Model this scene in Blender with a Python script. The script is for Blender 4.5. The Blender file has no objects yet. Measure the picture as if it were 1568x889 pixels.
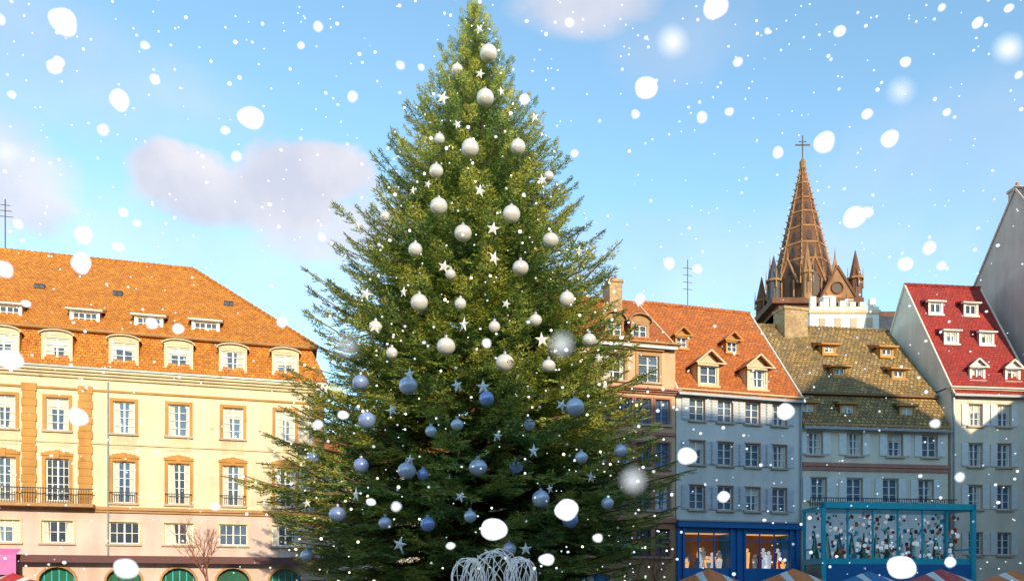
import bpy, bmesh, math, random
import numpy as np
from mathutils import Vector, Matrix
random.seed(7); rng=np.random.default_rng(7)
scene=bpy.context.scene
F=1220.0; CU=784.0; HV=905.0; EYE=1.7
C=bpy.context.collection

# ------------------------------------------------------------ materials
MATS={}
def newmat(name):
    m=bpy.data.materials.new(name); m.use_nodes=True
    nt=m.node_tree; b=nt.nodes['Principled BSDF']; MATS[name]=m
    return m,nt,b
def N(nt,t,**k):
    n=nt.nodes.new(t)
    for a,v in k.items():
        if hasattr(n,a): setattr(n,a,v)
        else: n.inputs[a].default_value=v
    return n
def simple(name,col,rough=.6,metal=0,emit=0,lo=.75):
    m,nt,b=newmat(name)
    b.inputs['Roughness'].default_value=rough; b.inputs['Metallic'].default_value=metal
    tc=N(nt,'ShaderNodeTexCoord'); no=N(nt,'ShaderNodeTexNoise'); no.inputs['Scale'].default_value=3.; no.inputs['Detail'].default_value=5
    nt.links.new(tc.outputs['Object'],no.inputs['Vector'])
    mx=N(nt,'ShaderNodeMix',data_type='RGBA')
    mx.inputs[6].default_value=(*[c*lo for c in col],1); mx.inputs[7].default_value=(*[min(1,c*1.15) for c in col],1)
    nt.links.new(no.outputs['Fac'],mx.inputs[0]); nt.links.new(mx.outputs[2],b.inputs['Base Color'])
    if emit:
        nt.links.new(mx.outputs[2],b.inputs['Emission Color']); b.inputs['Emission Strength'].default_value=emit
    return m
def stucco(name,col,dark=.72,bump=.25):
    m,nt,b=newmat(name); b.inputs['Roughness'].default_value=.85
    tc=N(nt,'ShaderNodeTexCoord'); mp=N(nt,'ShaderNodeMapping'); mp.inputs['Scale'].default_value=(1.2,1.2,.18)
    n1=N(nt,'ShaderNodeTexNoise'); n1.inputs['Scale'].default_value=1.2; n1.inputs['Detail'].default_value=8; n1.inputs['Roughness'].default_value=.65
    n2=N(nt,'ShaderNodeTexNoise'); n2.inputs['Scale'].default_value=.5; n2.inputs['Detail'].default_value=6
    n3=N(nt,'ShaderNodeTexNoise'); n3.inputs['Scale'].default_value=14; n3.inputs['Detail'].default_value=6
    L=nt.links.new
    L(tc.outputs['Object'],mp.inputs[0]); L(mp.outputs[0],n1.inputs['Vector']); L(tc.outputs['Object'],n2.inputs['Vector']); L(tc.outputs['Object'],n3.inputs['Vector'])
    r=N(nt,'ShaderNodeMapRange'); r.inputs[1].default_value=.35; r.inputs[2].default_value=.62
    ad=N(nt,'ShaderNodeMath',operation='ADD'); L(n1.outputs['Fac'],ad.inputs[0]); L(n2.outputs['Fac'],ad.inputs[1])
    hf=N(nt,'ShaderNodeMath',operation='MULTIPLY'); hf.inputs[1].default_value=.5; L(ad.outputs[0],hf.inputs[0]); L(hf.outputs[0],r.inputs[0])
    mx=N(nt,'ShaderNodeMix',data_type='RGBA'); mx.inputs[6].default_value=(*[c*dark for c in col],1); mx.inputs[7].default_value=(*col,1)
    L(r.outputs[0],mx.inputs[0]); L(mx.outputs[2],b.inputs['Base Color'])
    bp=N(nt,'ShaderNodeBump'); bp.inputs['Strength'].default_value=bump; bp.inputs['Distance'].default_value=.03
    L(n3.outputs['Fac'],bp.inputs['Height']); L(bp.outputs[0],b.inputs['Normal'])
    return m
def brick(name,c1,c2,mort,bw,rh,ms,stain,rough=.8,bump=.5,stain_lo=.42,stain_hi=.66,vlo=.55,vhi=1.3):
    m,nt,b=newmat(name); b.inputs['Roughness'].default_value=rough; L=nt.links.new
    tc=N(nt,'ShaderNodeTexCoord'); br=N(nt,'ShaderNodeTexBrick'); br.inputs['Scale'].default_value=1
    br.inputs['Brick Width'].default_value=bw; br.inputs['Row Height'].default_value=rh; br.inputs['Mortar Size'].default_value=ms
    br.inputs['Mortar Smooth'].default_value=.4
    br.inputs['Color1'].default_value=(*c1,1); br.inputs['Color2'].default_value=(*c2,1); br.inputs['Mortar'].default_value=(*mort,1)
    wn=N(nt,'ShaderNodeTexNoise'); wn.inputs['Scale'].default_value=3
    vm=N(nt,'ShaderNodeMix',data_type='RGBA'); vm.inputs[0].default_value=.06
    L(tc.outputs['UV'],wn.inputs['Vector']); L(tc.outputs['UV'],vm.inputs[6]); L(wn.outputs['Color'],vm.inputs[7]); L(vm.outputs[2],br.inputs['Vector'])
    n1=N(nt,'ShaderNodeTexNoise'); n1.inputs['Scale'].default_value=.9; n1.inputs['Detail'].default_value=9; n1.inputs['Roughness'].default_value=.72
    L(tc.outputs['Object'],n1.inputs['Vector'])
    r=N(nt,'ShaderNodeMapRange'); r.inputs[1].default_value=stain_lo; r.inputs[2].default_value=stain_hi; L(n1.outputs['Fac'],r.inputs[0])
    mx=N(nt,'ShaderNodeMix',data_type='RGBA'); L(r.outputs[0],mx.inputs[0]); L(br.outputs['Color'],mx.inputs[6]); mx.inputs[7].default_value=(*stain,1)
    n2=N(nt,'ShaderNodeTexNoise'); n2.inputs['Scale'].default_value=5; n2.inputs['Detail'].default_value=6; n2.inputs['Roughness'].default_value=.7; L(tc.outputs['Object'],n2.inputs['Vector'])
    r2=N(nt,'ShaderNodeMapRange'); r2.inputs[1].default_value=.3; r2.inputs[2].default_value=.7; r2.inputs[3].default_value=vlo; r2.inputs[4].default_value=vhi; L(n2.outputs['Fac'],r2.inputs[0])
    vs=N(nt,'ShaderNodeVectorMath',operation='SCALE'); L(mx.outputs[2],vs.inputs[0]); L(r2.outputs[0],vs.inputs['Scale'])
    L(vs.outputs[0],b.inputs['Base Color'])
    bp=N(nt,'ShaderNodeBump'); bp.inputs['Strength'].default_value=bump; bp.inputs['Distance'].default_value=.05; bp.invert=True
    L(br.outputs['Fac'],bp.inputs['Height']); L(bp.outputs[0],b.inputs['Normal'])
    return m
def glass(name,col,rough=.08):
    m,nt,b=newmat(name); b.inputs['Roughness'].default_value=rough; b.inputs['Specular IOR Level'].default_value=.8
    tc=N(nt,'ShaderNodeTexCoord'); no=N(nt,'ShaderNodeTexNoise'); no.inputs['Scale'].default_value=.9; no.inputs['Detail'].default_value=3
    nt.links.new(tc.outputs['Object'],no.inputs['Vector'])
    mx=N(nt,'ShaderNodeMix',data_type='RGBA'); mx.inputs[6].default_value=(*[c*.35 for c in col],1); mx.inputs[7].default_value=(*[c*1.7 for c in col],1)
    nt.links.new(no.outputs['Fac'],mx.inputs[0]); nt.links.new(mx.outputs[2],b.inputs['Base Color'])
    bp=N(nt,'ShaderNodeBump'); bp.inputs['Strength'].default_value=.12; bp.inputs['Distance'].default_value=.05
    nt.links.new(no.outputs['Fac'],bp.inputs['Height']); nt.links.new(bp.outputs[0],b.inputs['Normal'])
    return m

stucco('cream',(.82,.67,.46),.78); stucco('shade_pink_wall',(.74,.54,.48)); stucco('white_wall',(.76,.72,.68),.78)
stucco('white_warm',(.82,.73,.60),.76); stucco('tan_wall',(.72,.46,.27)); stucco('grey_wall',(.54,.42,.39))
stucco('sandstone',(.52,.29,.13),.65,.5); stucco('ochre',(.60,.29,.075),.66,.4); stucco('trim_cream',(.76,.60,.38),.7); stucco('pink_trim',(.50,.22,.16))
stucco('sill',(.56,.44,.33)); stucco('plaster_white',(.8,.76,.7),.85)
stucco('spire_stone',(.20,.08,.04),.45,.8); stucco('spire_light',(.40,.20,.09),.5,.8)
brick('tiles_orange',(.74,.28,.03),(.54,.17,.02),(.30,.09,.015),.24,.20,.022,(.42,.14,.02),stain_lo=.45,stain_hi=.72,vlo=.52,vhi=1.35)
brick('tiles_terracotta',(.68,.20,.035),(.50,.12,.022),(.24,.065,.015),.24,.20,.022,(.34,.10,.025),stain_lo=.43,stain_hi=.70,vlo=.5,vhi=1.35)
brick('tiles_brown',(.56,.34,.10),(.24,.14,.05),(.10,.065,.03),.28,.26,.04,(.15,.105,.05),stain_lo=.42,stain_hi=.68,vlo=.4,vhi=1.6)
brick('tiles_red',(.50,.045,.035),(.36,.03,.025),(.14,.015,.01),.24,.20,.022,(.24,.03,.025),stain_lo=.46,stain_hi=.72,vlo=.5)
brick('slate',(.10,.11,.13),(.06,.07,.09),(.02,.02,.03),.34,.26,.03,(.08,.08,.09))
brick('chimney_brick',(.62,.42,.20),(.48,.30,.14),(.4,.3,.2),.3,.12,.02,(.35,.22,.11))
brick('paving',(.26,.24,.22),(.20,.19,.18),(.09,.085,.08),.6,.3,.012,(.16,.15,.15))
glass('glass_dark',(.05,.07,.10)); glass('glass_blue',(.09,.14,.22)); glass('glass_teal',(.03,.16,.10))
simple('curtain',(.66,.62,.54),.9); simple('frame_white',(.82,.81,.78),.5); simple('frame_blue',(.20,.30,.48),.5)
simple('shutter',(.58,.60,.64),.6); simple('shutter_white',(.78,.78,.77),.6); simple('dark_wood',(.06,.035,.025),.6)
simple('shop_blue',(.012,.17,.46),.35); simple('turquoise',(.02,.48,.62),.35); simple('iron',(.04,.04,.045),.5,.6)
simple('wood_brown',(.22,.11,.05),.7); simple('zinc',(.35,.38,.42),.45,.3); simple('awning_brown',(.13,.05,.05),.7)
simple('awning_pink',(.75,.17,.45),.7); simple('warm_lit',(.9,.45,.15),.6,0,.9); simple('canvas_orange',(.80,.24,.07),.8)
simple('canvas_white',(.8,.78,.75),.8); simple('canvas_blue',(.05,.22,.45),.8); simple('red_paint',(.55,.03,.03),.4)
simple('interior_teal',(.30,.45,.58),.8,0,.35); simple('decor_white',(.8,.82,.85),.5,0,.35); simple('wire_white',(.92,.90,.88),.4,0,.12); simple('bark',(.18,.10,.045),.9); simple('red_bark',(.36,.15,.10),.9)  # veranda interior, white decor and wire glow faintly: added brightening, none is a lamp

# ------------------------------------------------------------ mesh builder
def empty(name,loc=(0,0,0)):
    e=bpy.data.objects.new(name,None); e.location=loc; e.empty_display_size=.5; C.objects.link(e); return e
class MB:
    def __init__(s): s.v=[]; s.f=[]; s.m=[]; s.names=[]
    def mi(s,n):
        if n not in s.names: s.names.append(n)
        return s.names.index(n)
    def poly(s,pts,mat):
        k=len(s.v); s.v+= [tuple(p) for p in pts]; s.f.append(tuple(range(k,k+len(pts)))); s.m.append(s.mi(mat))
    def box(s,x0,x1,y0,y1,z0,z1,mat):
        p=[(x0,y0,z0),(x1,y0,z0),(x1,y1,z0),(x0,y1,z0),(x0,y0,z1),(x1,y0,z1),(x1,y1,z1),(x0,y1,z1)]
        for f in ((0,3,2,1),(4,5,6,7),(0,1,5,4),(1,2,6,5),(2,3,7,6),(3,0,4,7)): s.poly([p[i] for i in f],mat)
    def frustum(s,cx,cy,z0,r0,z1,r1,n,mat,rot=0,cap=True):
        a=[(cx+r0*math.cos(rot+2*math.pi*i/n),cy+r0*math.sin(rot+2*math.pi*i/n),z0) for i in range(n)]
        b=[(cx+r1*math.cos(rot+2*math.pi*i/n),cy+r1*math.sin(rot+2*math.pi*i/n),z1) for i in range(n)]
        for i in range(n):
            j=(i+1)%n; s.poly([a[i],a[j],b[j],b[i]],mat)
        if cap: s.poly(b,mat); s.poly(a[::-1],mat)
    def beam(s,p,q,r,mat,n=4,r2=None):
        p=Vector(p); q=Vector(q); d=(q-p)
        if d.length<1e-6: return
        r2=r if r2 is None else r2
        dn=d.normalized(); t=dn.orthogonal().normalized(); b=dn.cross(t)
        A=[p+(t*math.cos(2*math.pi*i/n)+b*math.sin(2*math.pi*i/n))*r for i in range(n)]
        B=[q+(t*math.cos(2*math.pi*i/n)+b*math.sin(2*math.pi*i/n))*r2 for i in range(n)]
        for i in range(n):
            j=(i+1)%n; s.poly([A[i],A[j],B[j],B[i]],mat)
        s.poly(B,mat); s.poly(A[::-1],mat)
    def ball(s,c,r,mat,nu=10,nv=6,sz=1):
        for j in range(nv):
            t0=math.pi*j/nv; t1=math.pi*(j+1)/nv
            for i in range(nu):
                a0=2*math.pi*i/nu; a1=2*math.pi*(i+1)/nu
                P=lambda t,a:(c[0]+r*math.sin(t)*math.cos(a),c[1]+r*math.sin(t)*math.sin(a),c[2]+r*sz*math.cos(t))
                q=[P(t0,a0),P(t1,a0),P(t1,a1),P(t0,a1)]
                if j==0: q=[q[0],q[1],q[2]]
                elif j==nv-1: q=[q[0],q[1],q[3]]
                s.poly(q,mat)
    def build(s,name,parent=None,M=None,smooth=False):
        if not s.f: return None
        me=bpy.data.meshes.new(name); me.from_pydata(s.v,[],s.f); 
        for n in s.names: me.materials.append(MATS[n])
        me.polygons.foreach_set('material_index',s.m)
        uv=me.uv_layers.new(name='UVMap')
        npoly=len(me.polygons); nl=len(me.loops)
        nr=np.zeros(npoly*3); me.polygons.foreach_get('normal',nr); nr=nr.reshape(-1,3)
        lt=np.zeros(npoly,dtype=np.int32); me.polygons.foreach_get('loop_total',lt)
        vi=np.zeros(nl,dtype=np.int32); me.loops.foreach_get('vertex_index',vi)
        V=np.array(s.v)[vi]; nr=np.repeat(nr,lt,axis=0)
        t=np.stack([-nr[:,1],nr[:,0],0*nr[:,0]],1); ln=np.linalg.norm(t,axis=1); flat=ln<.1
        t[flat]=(1,0,0); ln[flat]=1; t/=ln[:,None]; b=np.cross(nr,t)
        uv.data.foreach_set('uv',np.stack([(V*t).sum(1),(V*b).sum(1)],1).astype(np.float32).ravel())
        if smooth:
            bm=bmesh.new(); bm.from_mesh(me); bmesh.ops.remove_doubles(bm,verts=bm.verts,dist=1e-4); bm.to_mesh(me); bm.free()
            me.polygons.foreach_set('use_smooth',[True]*len(me.polygons))
        o=bpy.data.objects.new(name,me); C.objects.link(o)
        if parent: o.parent=parent
        if M is not None: o.matrix_local=M
        return o

class Frame:
    def __init__(s,u0,d0,u1,d1):
        P=Vector(((u0-CU)/F*d0,d0)); Q=Vector(((u1-CU)/F*d1,d1)); s.init(P,(Q-P).normalized(),(Q-P).length)
    def init(s,P,D,L):
        s.O=P; s.D=D; s.L=L; s.B=Vector((-D.y,D.x))
    @staticmethod
    def direct(P,D,L):
        f=Frame.__new__(Frame); f.init(Vector(P),Vector(D).normalized(),L); return f
    def x(s,u,y=0):
        a=(u-CU)/F
        return (a*(s.O.y+y*s.B.y)-s.O.x-y*s.B.x)/(s.D.x-a*s.D.y)
    def M(s):
        return Matrix(((s.D.x,s.B.x,0,s.O.x),(s.D.y,s.B.y,0,s.O.y),(0,0,1,0),(0,0,0,1)))

# ------------------------------------------------------------ building parts
class House:
    def __init__(s,name,fr):
        s.e=empty(name); s.fr=fr; s.e.matrix_world=fr.M()
        s.wall=MB(); s.win=MB(); s.trim=MB(); s.roof=MB(); s.dor=MB(); s.holes=[]
    def window(s,x,z0,z1,w,cols=2,rows=3,fm='frame_white',sur=None,sw=.16,sill='sill',shut=None,gl=None,ped=None,curt=.6,arch=False):
        x0,x1=x-w/2,x+w/2; s.holes.append((x0,x1,z0,z1))
        W=s.win; D=.24
        W.poly([(x0,0,z0),(x0,D,z0),(x0,D,z1),(x0,0,z1)],'sill'); W.poly([(x1,0,z0),(x1,0,z1),(x1,D,z1),(x1,D,z0)],'sill')
        W.poly([(x0,0,z1),(x0,D,z1),(x1,D,z1),(x1,0,z1)],'sill'); W.poly([(x0,0,z0),(x1,0,z0),(x1,D,z0),(x0,D,z0)],'sill')
        s.pane(W,x0,x1,D-.02,z0,z1,cols,rows,fm,gl,curt)
        T=s.trim
        if sur:
            g=.01
            T.box(x0-sw,x0-g,-.07,.02,z0-.02,z1+sw,sur); T.box(x1+g,x1+sw,-.07,.02,z0-.02,z1+sw,sur)
            T.box(x0-g+.002,x1+g-.002,-.068,.02,z1+g,z1+sw-.003,sur)
            if arch:
                n=8
                for i in range(n):
                    t0=i/n; t1=(i+1)/n
                    f=lambda t:z1+sw+.02+.24*math.sin(math.pi*t)
                    xa=x0-sw-.05+(w+2*sw+.1)*t0; xb=x0-sw-.05+(w+2*sw+.1)*t1
                    zt=max(f(t0),f(t1))
                    T.box(xa,xb,-.13,.02,z1+sw+.003,zt+.06,sur)
                T.box(x-.13,x+.13,-.18,.02,z1+.02,z1+sw+.36,sur)
        if sill: T.box(x0-sw-.05,x1+sw+.05,-.16,.02,z0-.14,z0-.025,sill)
        if ped: T.box(x0-sw-.1,x1+sw+.1,-.22,.02,z1+sw+.1,z1+sw+.22,ped)
        if shut:
            sw2=w*.47
            for a,b in ((x0-sw2-.03,x0-.03),(x1+.03,x1+sw2+.03)):
                T.box(a,b,-.08,-.03,z0,z1,shut)
                nz=7
                for i in range(nz):
                    zz=z0+(z1-z0)*(i+.5)/nz; T.box(a+.06,b-.06,-.10,-.081,zz-.03,zz+.03,shut)
    def pane(s,W,x0,x1,y,z0,z1,cols,rows,fm,gl=None,curt=.6):
        gl=gl or random.choice(['glass_dark','glass_blue','glass_dark'])
        W.poly([(x0,y,z0),(x1,y,z0),(x1,y,z1),(x0,y,z1)],gl)
        w=x1-x0; h=z1-z0
        if random.random()<curt:
            k=random.uniform(.18,.42); k2=random.uniform(.18,.42)
            W.poly([(x0,y-.006,z0),(x0+w*k,y-.006,z0),(x0+w*k*.8,y-.006,z1),(x0,y-.006,z1)],'curtain')
            W.poly([(x1-w*k2,y-.006,z0),(x1,y-.006,z0),(x1,y-.006,z1),(x1-w*k2*.8,y-.006,z1)],'curtain')
            if random.random()<.4:
                W.poly([(x0,y-.012,z1-h*random.uniform(.2,.5)),(x1,y-.012,z1-h*.35),(x1,y-.012,z1),(x0,y-.012,z1)],'curtain')
        t=.065
        W.box(x0,x0+t,y-.08,y-.015,z0,z1,fm); W.box(x1-t,x1,y-.08,y-.015,z0,z1,fm)
        W.box(x0+t,x1-t,y-.078,y-.015,z0,z0+t,fm); W.box(x0+t,x1-t,y-.078,y-.015,z1-t,z1,fm)
        for i in range(1,cols):
            xx=x0+w*i/cols; tt=.05 if (i*2==cols) else .022
            W.box(xx-tt,xx+tt,y-.076,y-.016,z0+t,z1-t,fm)
        for i in range(1,rows):
            zz=z0+h*i/rows; tt=.02
            W.box(x0+t,x1-t,y-.070,y-.017,zz-tt,zz+tt,fm)
    def wallrect(s,x0,x1,z0,z1,mat):
        H=[h for h in s.holes if h[1]>x0 and h[0]<x1 and h[3]>z0 and h[2]<z1]
        xs=sorted({x0,x1,*[min(max(h[0],x0),x1) for h in H],*[min(max(h[1],x0),x1) for h in H]})
        zs=sorted({z0,z1,*[min(max(h[2],z0),z1) for h in H],*[min(max(h[3],z0),z1) for h in H]})
        for j in range(len(zs)-1):
            zm=(zs[j]+zs[j+1])/2; run=None
            for i in range(len(xs)-1):
                xm=(xs[i]+xs[i+1])/2
                inside=any(h[0]<xm<h[1] and h[2]<zm<h[3] for h in H)
                if not inside:
                    if run is None: run=xs[i]
                else:
                    if run is not None: s.wall.poly([(run,0,zs[j]),(xs[i],0,zs[j]),(xs[i],0,zs[j+1]),(run,0,zs[j+1])],mat); run=None
            if run is not None: s.wall.poly([(run,0,zs[j]),(x1,0,zs[j]),(x1,0,zs[j+1]),(run,0,zs[j+1])],mat)
    def body(s,x0,x1,dep,z1,mat,z0=0):
        w=s.wall
        w.poly([(x0,0,z0),(x0,0,z1),(x0,dep,z1),(x0,dep,z0)],mat); w.poly([(x1,0,z0),(x1,dep,z0),(x1,dep,z1),(x1,0,z1)],mat)
        w.poly([(x0,dep,z0),(x0,dep,z1),(x1,dep,z1),(x1,dep,z0)],mat)
    def cornice(s,x0,x1,z,mat,steps=((.0,.18,.15),(.18,.34,.3),(.34,.5,.45)),k=1.0):
        for a,b,o in steps: s.trim.box(x0-o*.6,x1+o*.6,-o,.05,z+a*k,z+b*k-.002,mat)
    def dormer(s,x,w,y,z0,z1,back,kind='gable',rm='tiles_orange',wm='trim_cream',cols=2,rows=2,fm='frame_white',rh=.5,oh=.15,glz=None,curt=.6,cheek=None):
        D=s.dor; x0,x1=x-w/2,x+w/2; cheek=cheek or wm
        D.poly([(x0,y,z0),(x0,y,z1),(x0,back,z1),(x0,back,z0)],cheek); D.poly([(x1,y,z0),(x1,back,z0),(x1,back,z1),(x1,y,z1)],cheek)
        f=.16 if w>1 else .1
        D.box(x0,x0+f,y,y+.18,z0,z1,wm); D.box(x1-f,x1,y,y+.18,z0,z1,wm)
        D.box(x0+f,x1-f,y+.002,y+.18,z1-f,z1,wm); D.box(x0+f,x1-f,y+.002,y+.18,z0,z0+f,wm)
        s.pane(D,x0+f,x1-f,y+.16,z0+f,z1-f,cols,rows,fm,glz,curt)
        D.box(x0-.06,x1+.06,y-.1,y-.002,z0-.08,z0+.04,wm)
        a=x0-oh; b=x1+oh; yf=y-oh*1.3
        if kind=='gable':
            zt=z1+rh
            D.poly([(x0,y,z1),(x1,y,z1),(x,y,zt-.03)],wm)
            D.poly([(a,yf,z1-.08),(x,yf,zt),(x,back,zt),(a,back,z1-.08)],rm); D.poly([(b,yf,z1-.08),(b,back,z1-.08),(x,back,zt),(x,yf,zt)],rm)
            for q in (a,b):
                D.beam((q,yf,z1-.1),(x,yf,zt-.0),.07,wm)
            D.beam((a,yf,z1-.08),(b,yf,z1-.08),.06,wm)
        elif kind=='shed':
            D.poly([(a,yf,z1),(b,yf,z1),(b,back,z1+rh),(a,back,z1+rh)],rm)
            D.poly([(a,yf,z1),(a,back,z1+rh),(a,back,z1)],rm); D.poly([(b,yf,z1),(b,back,z1),(b,back,z1+rh)],rm)
            D.box(a,b,yf,y+.1,z1-.1,z1-.003,wm)
        elif kind=='arch':
            n=8; pts=[(x+(w/2+oh)*-math.cos(math.pi*i/n),z1+rh*math.sin(math.pi*i/n)) for i in range(n+1)]
            D.poly([(p[0],y-.02,p[1]) for p in pts],wm)
            for i in range(n):
                p,q=pts[i],pts[i+1]; D.poly([(p[0],yf,p[1]),(q[0],yf,q[1]),(q[0],back,q[1]),(p[0],back,p[1])],rm)
                D.beam((p[0],yf,p[1]),(q[0],yf,q[1]),.05,wm)
    def chimney(s,x0,x1,y0,y1,z0,z1,mat='chimney_brick',pots=2):
        t=s.trim; t.box(x0,x1,y0,y1,z0,z1,mat); t.box(x0-.08,x1+.08,y0-.08,y1+.08,z1+.002,z1+.2,mat)
        for i in range(pots):
            xx=x0+(x1-x0)*(i+.5)/pots; t.frustum(xx,(y0+y1)/2,z1+.2,.13,z1+.65,.1,8,'tiles_terracotta')
    def gable_roof(s,x0,x1,ze,zr,yr,dep,mat,wm,oh=.35,y0=0,ends=True):
        R=s.roof; sl=(zr-ze)/(yr-y0)
        R.poly([(x0,y0-oh,ze-oh*sl),(x1,y0-oh,ze-oh*sl),(x1,yr,zr),(x0,yr,zr)],mat)
        R.poly([(x1,dep+oh,ze-oh*sl),(x0,dep+oh,ze-oh*sl),(x0,yr,zr),(x1,yr,zr)],mat)
        R.box(x0,x1,y0-oh-.1,y0-oh+.02,ze-oh*sl-.16,ze-oh*sl-.004,'zinc')
        n=max(1,int((x1-x0)/.42))
        for i in range(n):
            a=x0+(x1-x0)*i/n; b=x0+(x1-x0)*(i+.96)/n; R.beam((a,yr,zr+.02),(b,yr,zr+.05),.13,mat,6)
        if ends:
            for x in (x0+.05,x1-.05): s.wall.poly([(x,y0,ze),(x,dep,ze),(x,yr,zr-.05)],wm)
            for x in (x0,x1): R.beam((x,y0-oh,ze-oh*sl),(x,yr,zr),.08,wm); R.beam((x,dep+oh,ze-oh*sl),(x,yr,zr),.08,wm)
    def done(s):
        s.wall.build('walls',s.e); s.win.build('windows',s.e); s.trim.build('trim',s.e); s.roof.build('roof',s.e); s.dor.build('dormers',s.e)

# ============================================================ LEFT PALACE
fr=Frame(0,48.8,465,53.6); H=House('mansard_townhouse',fr)
X0=-13; X1=fr.x(496); DEP=16
cols=[fr.x(u) for u in (-160,-75,6,88,190,274,357,437)]
for i,x in enumerate(cols):
    H.window(x,11.75,13.75,1.25,2,4,sur='ochre',sw=.2,fm='frame_white',curt=.9)
    H.window(x,7.35,9.95,1.3,4,5,sur='ochre',sw=.2,arch=True,curt=.7)
    H.window(x,4.75,6.1,1.75,4,2,sur='trim_cream',sw=.12,curt=.8)
    H.wall.box(x-.75,x+.75,-.03,.02,10.75,11.55,'trim_cream')
for i,x in enumerate(cols):
    w=2.2; zt=3.3
    H.holes.append((x-w/2,x+w/2,0,zt))
    n=10; r=w/2
    for k in range(n):
        a0=math.pi*k/n; a1=math.pi*(k+1)/n
        p=(x-r*math.cos(a0),zt-r*.9+r*.9*math.sin(a0)); q=(x-r*math.cos(a1),zt-r*.9+r*.9*math.sin(a1))
        H.wall.poly([(p[0],0,p[1]),(q[0],0,q[1]),(q[0],0,zt),(p[0],0,zt)],'shade_pink_wall')
        H.wall.poly([(p[0],0,p[1]),(p[0],.5,p[1]),(q[0],.5,q[1]),(q[0],0,q[1])],'shade_pink_wall')
        H.trim.beam((p[0],-.03,p[1]),(q[0],-.03,q[1]),.1,'sandstone')
    H.win.poly([(x-r,.45,0),(x+r,.45,0),(x+r,.45,zt),(x-r,.45,zt)],'glass_teal')
    for k in range(-2,3): H.win.box(x+k*.42-.03,x+k*.42+.03,.38,.44,0,zt,'turquoise' if i%2 else 'dark_wood')
    H.win.box(x-r,x+r,.37,.43,2.2,2.28,'dark_wood')
H.wallrect(X0,X1,0,6.95,'shade_pink_wall'); H.wallrect(X0,X1,6.95,15.1,'cream'); H.body(X0,X1,DEP,15.1,'cream')  # pink of the lower storeys is shade painted into the wall colour
T=H.trim
T.box(X0-.1,X1+.1,-.28,.05,6.85,7.05,'sandstone'); T.box(X0-.05,X1+.05,-.16,.04,6.7,6.847,'sandstone')
T.box(X0-.05,X1+.05,-.10,.04,10.98,11.1,'trim_cream')
T.box(X0-.05,X1+.05,-.1,.04,14.3,14.42,'ochre')
T.box(X0,X1,-.9,.03,3.75,3.95,'awning_brown'); T.box(X0,X1,-.92,-.86,3.5,3.749,'awning_brown')
for u in (45,131,):
    x=fr.x(u)
    for k in range(16):
        z=7.06+k*.47; ww=.42 if k%2 else .36
        T.box(x-ww,x+ww,-.14,.03,z,z+.455,'ochre')
x=X1-.35
for k in range(17):
    z=7.06+k*.47; T.box(x-(.42 if k%2 else .3),X1+.03,-.1,.03,z,z+.455,'ochre')
H.cornice(X0,X1,15.05,'trim_cream')
T.box(X0-.3,X1+.3,-.55,.0,15.56,15.66,'zinc')
xb0=fr.x(-20)-.5; xb1=fr.x(140)+.3
T.box(xb0,xb1,-.95,-.285,6.92,7.12,'sandstone')
for k in range(int((xb1-xb0)/.14)):
    T.box(xb0+k*.14,xb0+k*.14+.03,-.9,-.87,7.125,8.0,'iron')
T.box(xb0,xb1,-.92,-.85,8.001,8.06,'iron')
for x in cols[4:]:
    for k in range(13): T.box(x-.8+k*.13,x-.8+k*.13+.025,-.22,-.195,7.37,7.95,'iron')
    T.box(x-.82,x+.82,-.23,-.18,7.951,8.0,'iron')
for x in (fr.x(150)+.6,X1-.9): T.beam((x,-.12,3.96),(x,-.12,14.9),.06,'zinc',6)
R=H.roof; zb=18.2; yb=.8; zr=25.6; yr=8.0
def ring(z,o): return [(X0+o,o,z),(X1-o,o,z),(X1-o,DEP-o,z),(X0+o,DEP-o,z)]
a=ring(15.66,-.3); b=ring(zb,yb)
for i in range(4):
    j=(i+1)%4; R.poly([a[i],a[j],b[j],b[i]],'tiles_orange')
a=ring(zb,.45); b0=ring(zb+.12,.4)
for i in range(4):
    j=(i+1)%4; R.poly([a[i],a[j],b0[j],b0[i]],'sandstone'); 
R.poly([(X0+.4,.4,zb),(X1-.4,.4,zb),(X1-.9,.9,zb),(X0+.9,.9,zb)],'trim_cream')
rx0=X0+1; rx1=fr.x(296,yr)
a=b0
R.poly([a[0],a[1],(rx1,yr,zr),(rx0,yr,zr)],'tiles_orange'); R.poly([a[1],a[2],(rx1,yr,zr)],'tiles_orange')
R.poly([a[2],a[3],(rx0,yr,zr),(rx1,yr,zr)],'tiles_orange'); R.poly([a[3],a[0],(rx0,yr,zr)],'tiles_orange')
n=60
for i in range(n):
    xa=rx0+(rx1-rx0)*i/n; xb=rx0+(rx1-rx0)*(i+.96)/n; R.beam((xa,yr,zr),(xb,yr,zr+.05),.15,'tiles_orange',6)
pA=Vector((rx1,yr,zr)); pB=Vector(a[1])
for i in range(30): R.beam(pA.lerp(pB,i/30),pA.lerp(pB,(i+.95)/30)+Vector((0,0,.05)),.13,'tiles_orange',6)
for x in cols: H.dormer(x,1.75,-.12,15.72,17.6,1.5,'arch','tiles_orange','trim_cream',2,4,rh=.32,oh=.12,cheek='tiles_orange',curt=.9)
for u in (-95,10,130,228,315,):
    x=fr.x(u,1.2); H.dormer(x,1.75,1.15,18.7,19.75,3.9,'shed','tiles_orange','plaster_white',4,2,rh=.95,oh=.2,cheek='tiles_orange',curt=.3)
for u in (60,180,350): 
    x=fr.x(u,4); T.box(x-.3,x+.3,4.0,4.9,21.8,22.15,'slate')
xa=fr.x(8,yr); T.beam((xa,yr,zr),(xa,yr,zr+3.6),.04,'iron')
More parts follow.
